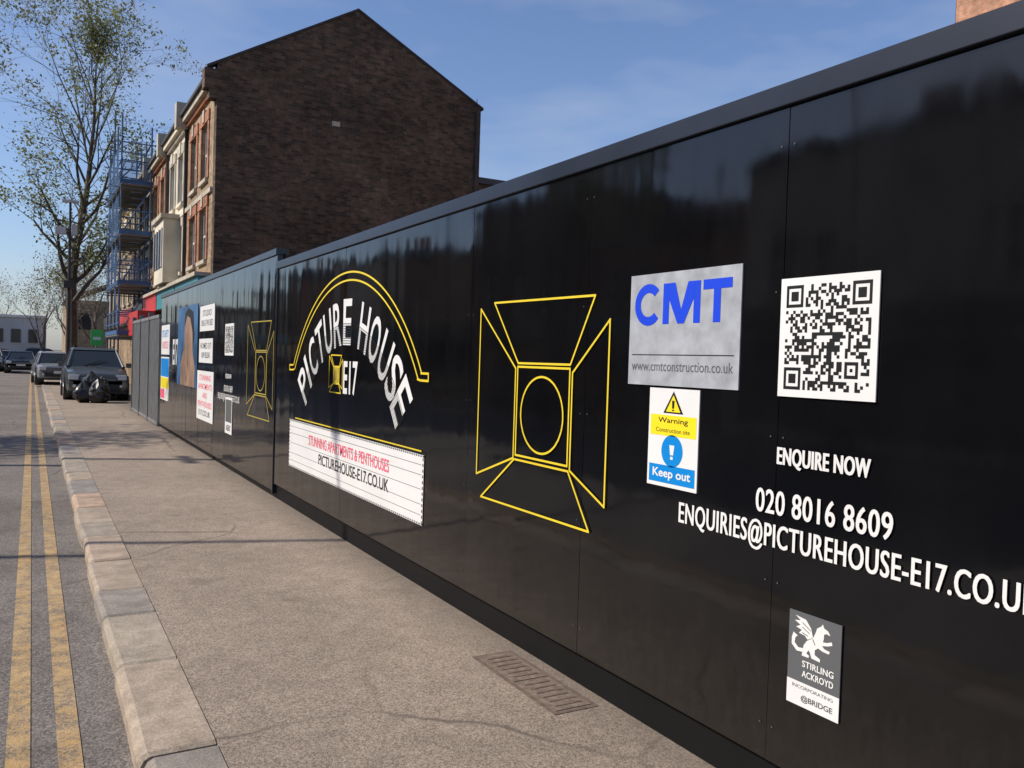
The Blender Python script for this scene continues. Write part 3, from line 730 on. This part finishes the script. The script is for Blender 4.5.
# ------------------------------------------------------------------ cars
def car(name,pos,rot,paintk,suv=True):
    R=Matrix.Rotation(rot,3,'Z'); P=Vector(pos)
    fn=lambda x,y,z: tuple(R@Vector((x,y,z))+P)
    e=empty(name); b=MB(fn); hr=1.66 if suv else 1.45; hb=1.05 if suv else .93
    st=[(-2.22,.70,.70,.38),(-2.15,.82,.82,.28),(-1.95,hb-.12,.89,.24),(-1.5,hb-.06,.92,.24),(-.95,hb,.93,.24),(0,hb+.02,.935,.24),(1.2,hb+.03,.93,.24),(1.9,hb+.02,.90,.26),(2.15,hb-.05,.84,.32),(2.22,.80,.76,.42)]
    vs=[];fs=[];n=13
    for (y,zt,w,zb) in st:
        half=[(w*.90,zb),(w*.98,zb+.10),(w,zb+.25),(w*.985,zt-.20),(w*.94,zt-.05),(w*.75,zt),(0,zt+.03)]
        for a,c in half: vs.append((a,y,c))
        for a,c in reversed(half[:-1]): vs.append((-a,y,c))
    for i in range(len(st)-1):
        for j in range(n): fs.append((i*n+j,i*n+(j+1)%n,(i+1)*n+(j+1)%n,(i+1)*n+j))
    fs+=[tuple(range(n)),tuple(range((len(st)-1)*n,len(st)*n))]
    b.add(vs,fs,paintk); b.obj("body",e,smooth=False,bevel=.02)
    g_=MB(fn)
    bl=[(-.82,-1.05,hb-.02),(.82,-1.05,hb-.02),(.82,2.02,hb),(-.82,2.02,hb)]
    tl=[(-.64,-.28,hr-.06),(.64,-.28,hr-.06),(.64,1.55,hr-.05),(-.64,1.55,hr-.05)]
    g_.add(bl+tl,[(0,1,5,4),(1,2,6,5),(2,3,7,6),(3,0,4,7)],"glass"); g_.obj("windows",e)
    r_=MB(fn); mids=[(-.60,-.20,hr),(.60,-.20,hr),(.60,1.45,hr+.01),(-.60,1.45,hr+.01)]
    tl2=[(-.67,-.32,hr-.07),(.67,-.32,hr-.07),(.67,1.6,hr-.06),(-.67,1.6,hr-.06)]
    r_.add(tl2+mids,[(0,1,2,3),(4,5,6,7),(0,1,5,4),(1,2,6,5),(2,3,7,6),(3,0,4,7)],paintk)
    for a,c in ((0,0),(1,1),(2,2),(3,3)): r_.tube(Vector(bl[a])*1.005,tl[c],.045,.035,paintk,6)
    for sx in (-1,1):
        for y0,y1 in ((.35,.45),):
            r_.tube((sx*.825,y0,hb),(sx*.65,y1,hr-.06),.04,.035,paintk,6)
        r_.box(sx*.93 if sx>0 else -1.08,1.08 if sx>0 else -.93,-.85,-.68,hb-.02,hb+.13,paintk)
        r_.tube((sx*.58,-.1,hr+.05),(sx*.58,1.4,hr+.05),.018,.018,"plastic",6)
    r_.obj("roof_and_pillars",e,bevel=.01)
    d_=MB(fn)
    d_.box(-.55,.55,-2.245,-2.19,.62,.76,"plastic"); d_.box(-.62,.62,-2.25,-2.2,.36,.52,"plastic")
    for k in range(3): d_.box(-.52,.52,-2.255,-2.246,.635+k*.04,.65+k*.04,"rim")
    d_.box(-.26,.26,-2.27,-2.256,.50,.62,"white")
    for sx in (-1,1):
        a,c=sorted((sx*.52,sx*.82)); d_.box(a,c,-2.225,-2.02,.66,.81,"hl"); a,c=sorted((sx*.55,sx*.7)); d_.box(a,c,-2.235,-2.19,.42,.50,"hl")
        a,c=sorted((sx*.60,sx*.85)); d_.box(a,c,2.12,2.235,.72,.92,"carred")
        d_.tube((sx*.1-.25,-1.0,hb+.02),(sx*.1+.25,-.80,hb+.22),.012,.012,"plastic",4)
    d_.box(-.26,.26,2.23,2.245,.6,.71,"warny"); d_.box(-.85,.85,-2.18,2.15,.22,.30,"plastic")
    d_.obj("lights_and_grille",e,bevel=.008)
    w_=MB(fn)
    for sx in (-1,1):
        for y in (-1.42,1.38):
            w_.tube((sx*.70,y,.34),(sx*.945,y,.34),.34,.34,"tyre",24); w_.tube((sx*.93,y,.34),(sx*.952,y,.34),.22,.20,"rim",16)
            w_.tube((sx*.6,y,.37),(sx*.938,y,.37),.41,.41,"plastic",20)
    w_.obj("wheels",e)
car("parked_car",(1.83,31.9,.0),0,"cargrey")
car("parked_car",(1.0,44.5,0),0.05,"carsilver",False)
for i,(x,y,r_,k,s_) in enumerate(((-.6,66,0,"carblack",False),(-2.6,70,0,"cargrey",True),(-1.7,82,1.57,"carsilver",False),(-5.2,60,0,"carsilver",False),(1.2,88,1.57,"carblack",True),(-2.4,98,1.57,"carred",False))):
    car("parked_car",(x,y,-.1),r_,k,s_)
import bmesh
def bag(bm,c,r_,sd):
    rr=random.Random(sd); ret=bmesh.ops.create_icosphere(bm,subdivisions=3,radius=1)
    ph=[rr.uniform(0,6) for _ in range(6)]
    for v in ret["verts"]:
        p=v.co.copy(); k=1+.10*math.sin(5*p.x+ph[0])*math.sin(4*p.y+ph[1])+.06*math.sin(11*p.z+ph[2]+5*p.x)
        z=p.z; top=max(0,z-.6)
        v.co=Vector((p.x*r_*k*(1-top*1.2),p.y*r_*k*(1-top*1.2),(z if z>0 else z*.75)*r_*1.15*k+ top*r_*.9+r_*.75))+Vector(c)
        if v.co.z<.0: v.co.z=.002
me=bpy.data.meshes.new("rubbish_bags"); bm=bmesh.new()
for i,(x,y,z,r_) in enumerate(((1.38,28.7,0,.30),(1.78,28.5,0,.32),(1.6,28.9,.33,.28),(1.88,28.9,.25,.24))): bag(bm,(x,y,z),r_,i)
bm.to_mesh(me); bm.free(); me.materials.append(M["bag"]); o=bpy.data.objects.new("rubbish_bags",me); COL.objects.link(o)

# ------------------------------------------------------------------ light
elev=math.radians(40); sd=Vector((-.957*math.cos(elev),.29*math.cos(elev),math.sin(elev))).normalized()
sl=bpy.data.lights.new("sun","SUN"); sl.energy=4.9; sl.angle=math.radians(.5); sl.color=(1,.92,.81)
so=bpy.data.objects.new("sun",sl); COL.objects.link(so); so.rotation_euler=(-sd).to_track_quat('-Z','Y').to_euler()
w=bpy.data.worlds.new("World"); scene.world=w; w.use_nodes=True; nt=w.node_tree
bg=nt.nodes["Background"]; sky=nt.nodes.new("ShaderNodeTexSky"); sky.sky_type="NISHITA"; sky.sun_disc=False
sky.sun_elevation=elev; sky.sun_rotation=math.atan2(sd.x,sd.y); sky.altitude=20; sky.air_density=1.0; sky.dust_density=1.0; sky.ozone_density=2.6
tc=nt.nodes.new("ShaderNodeTexCoord"); mp=nt.nodes.new("ShaderNodeMapping"); mp.inputs["Scale"].default_value=(1,1,3.2); mp.inputs["Rotation"].default_value=(.25,.1,.4)
L(nt,tc.outputs["Generated"],mp.inputs[0]); cf=noise(nt,mp.outputs[0],2.6,4,.6)
cr=ramp(nt,cf,[(.46,0),(.76,.34)])
sk=mix(nt,1.0,sky.outputs[0],(.97,1.0,1.14),"MULTIPLY")
L(nt,mix(nt,cr,sk,(5.2,5.4,6.0)),bg.inputs["Color"]); bg.inputs["Strength"].default_value=.13

# ------------------------------------------------------------------ camera
f=850.0;psi=math.radians(29.5);rho=math.radians(1.8);pit=math.radians(1.42)
F0=Vector((math.sin(psi),math.cos(psi),0));R0=Vector((math.cos(psi),-math.sin(psi),0))
F=F0*math.cos(pit)+Vector((0,0,-1))*math.sin(pit);U0=R0.cross(F)
R=R0*math.cos(rho)+U0*math.sin(rho);U=U0*math.cos(rho)-R0*math.sin(rho)
cd=bpy.data.cameras.new("camera"); cd.sensor_width=36; cd.lens=f/1024*36; cd.clip_start=.05; cd.clip_end=3000
co_=bpy.data.objects.new("camera",cd); COL.objects.link(co_)
mw=Matrix(((R.x,U.x,-F.x,0),(R.y,U.y,-F.y,0),(R.z,U.z,-F.z,1.6),(0,0,0,1))); co_.matrix_world=mw
scene.camera=co_
scene.view_settings.view_transform="Standard"; scene.view_settings.look="None"; scene.view_settings.exposure=0
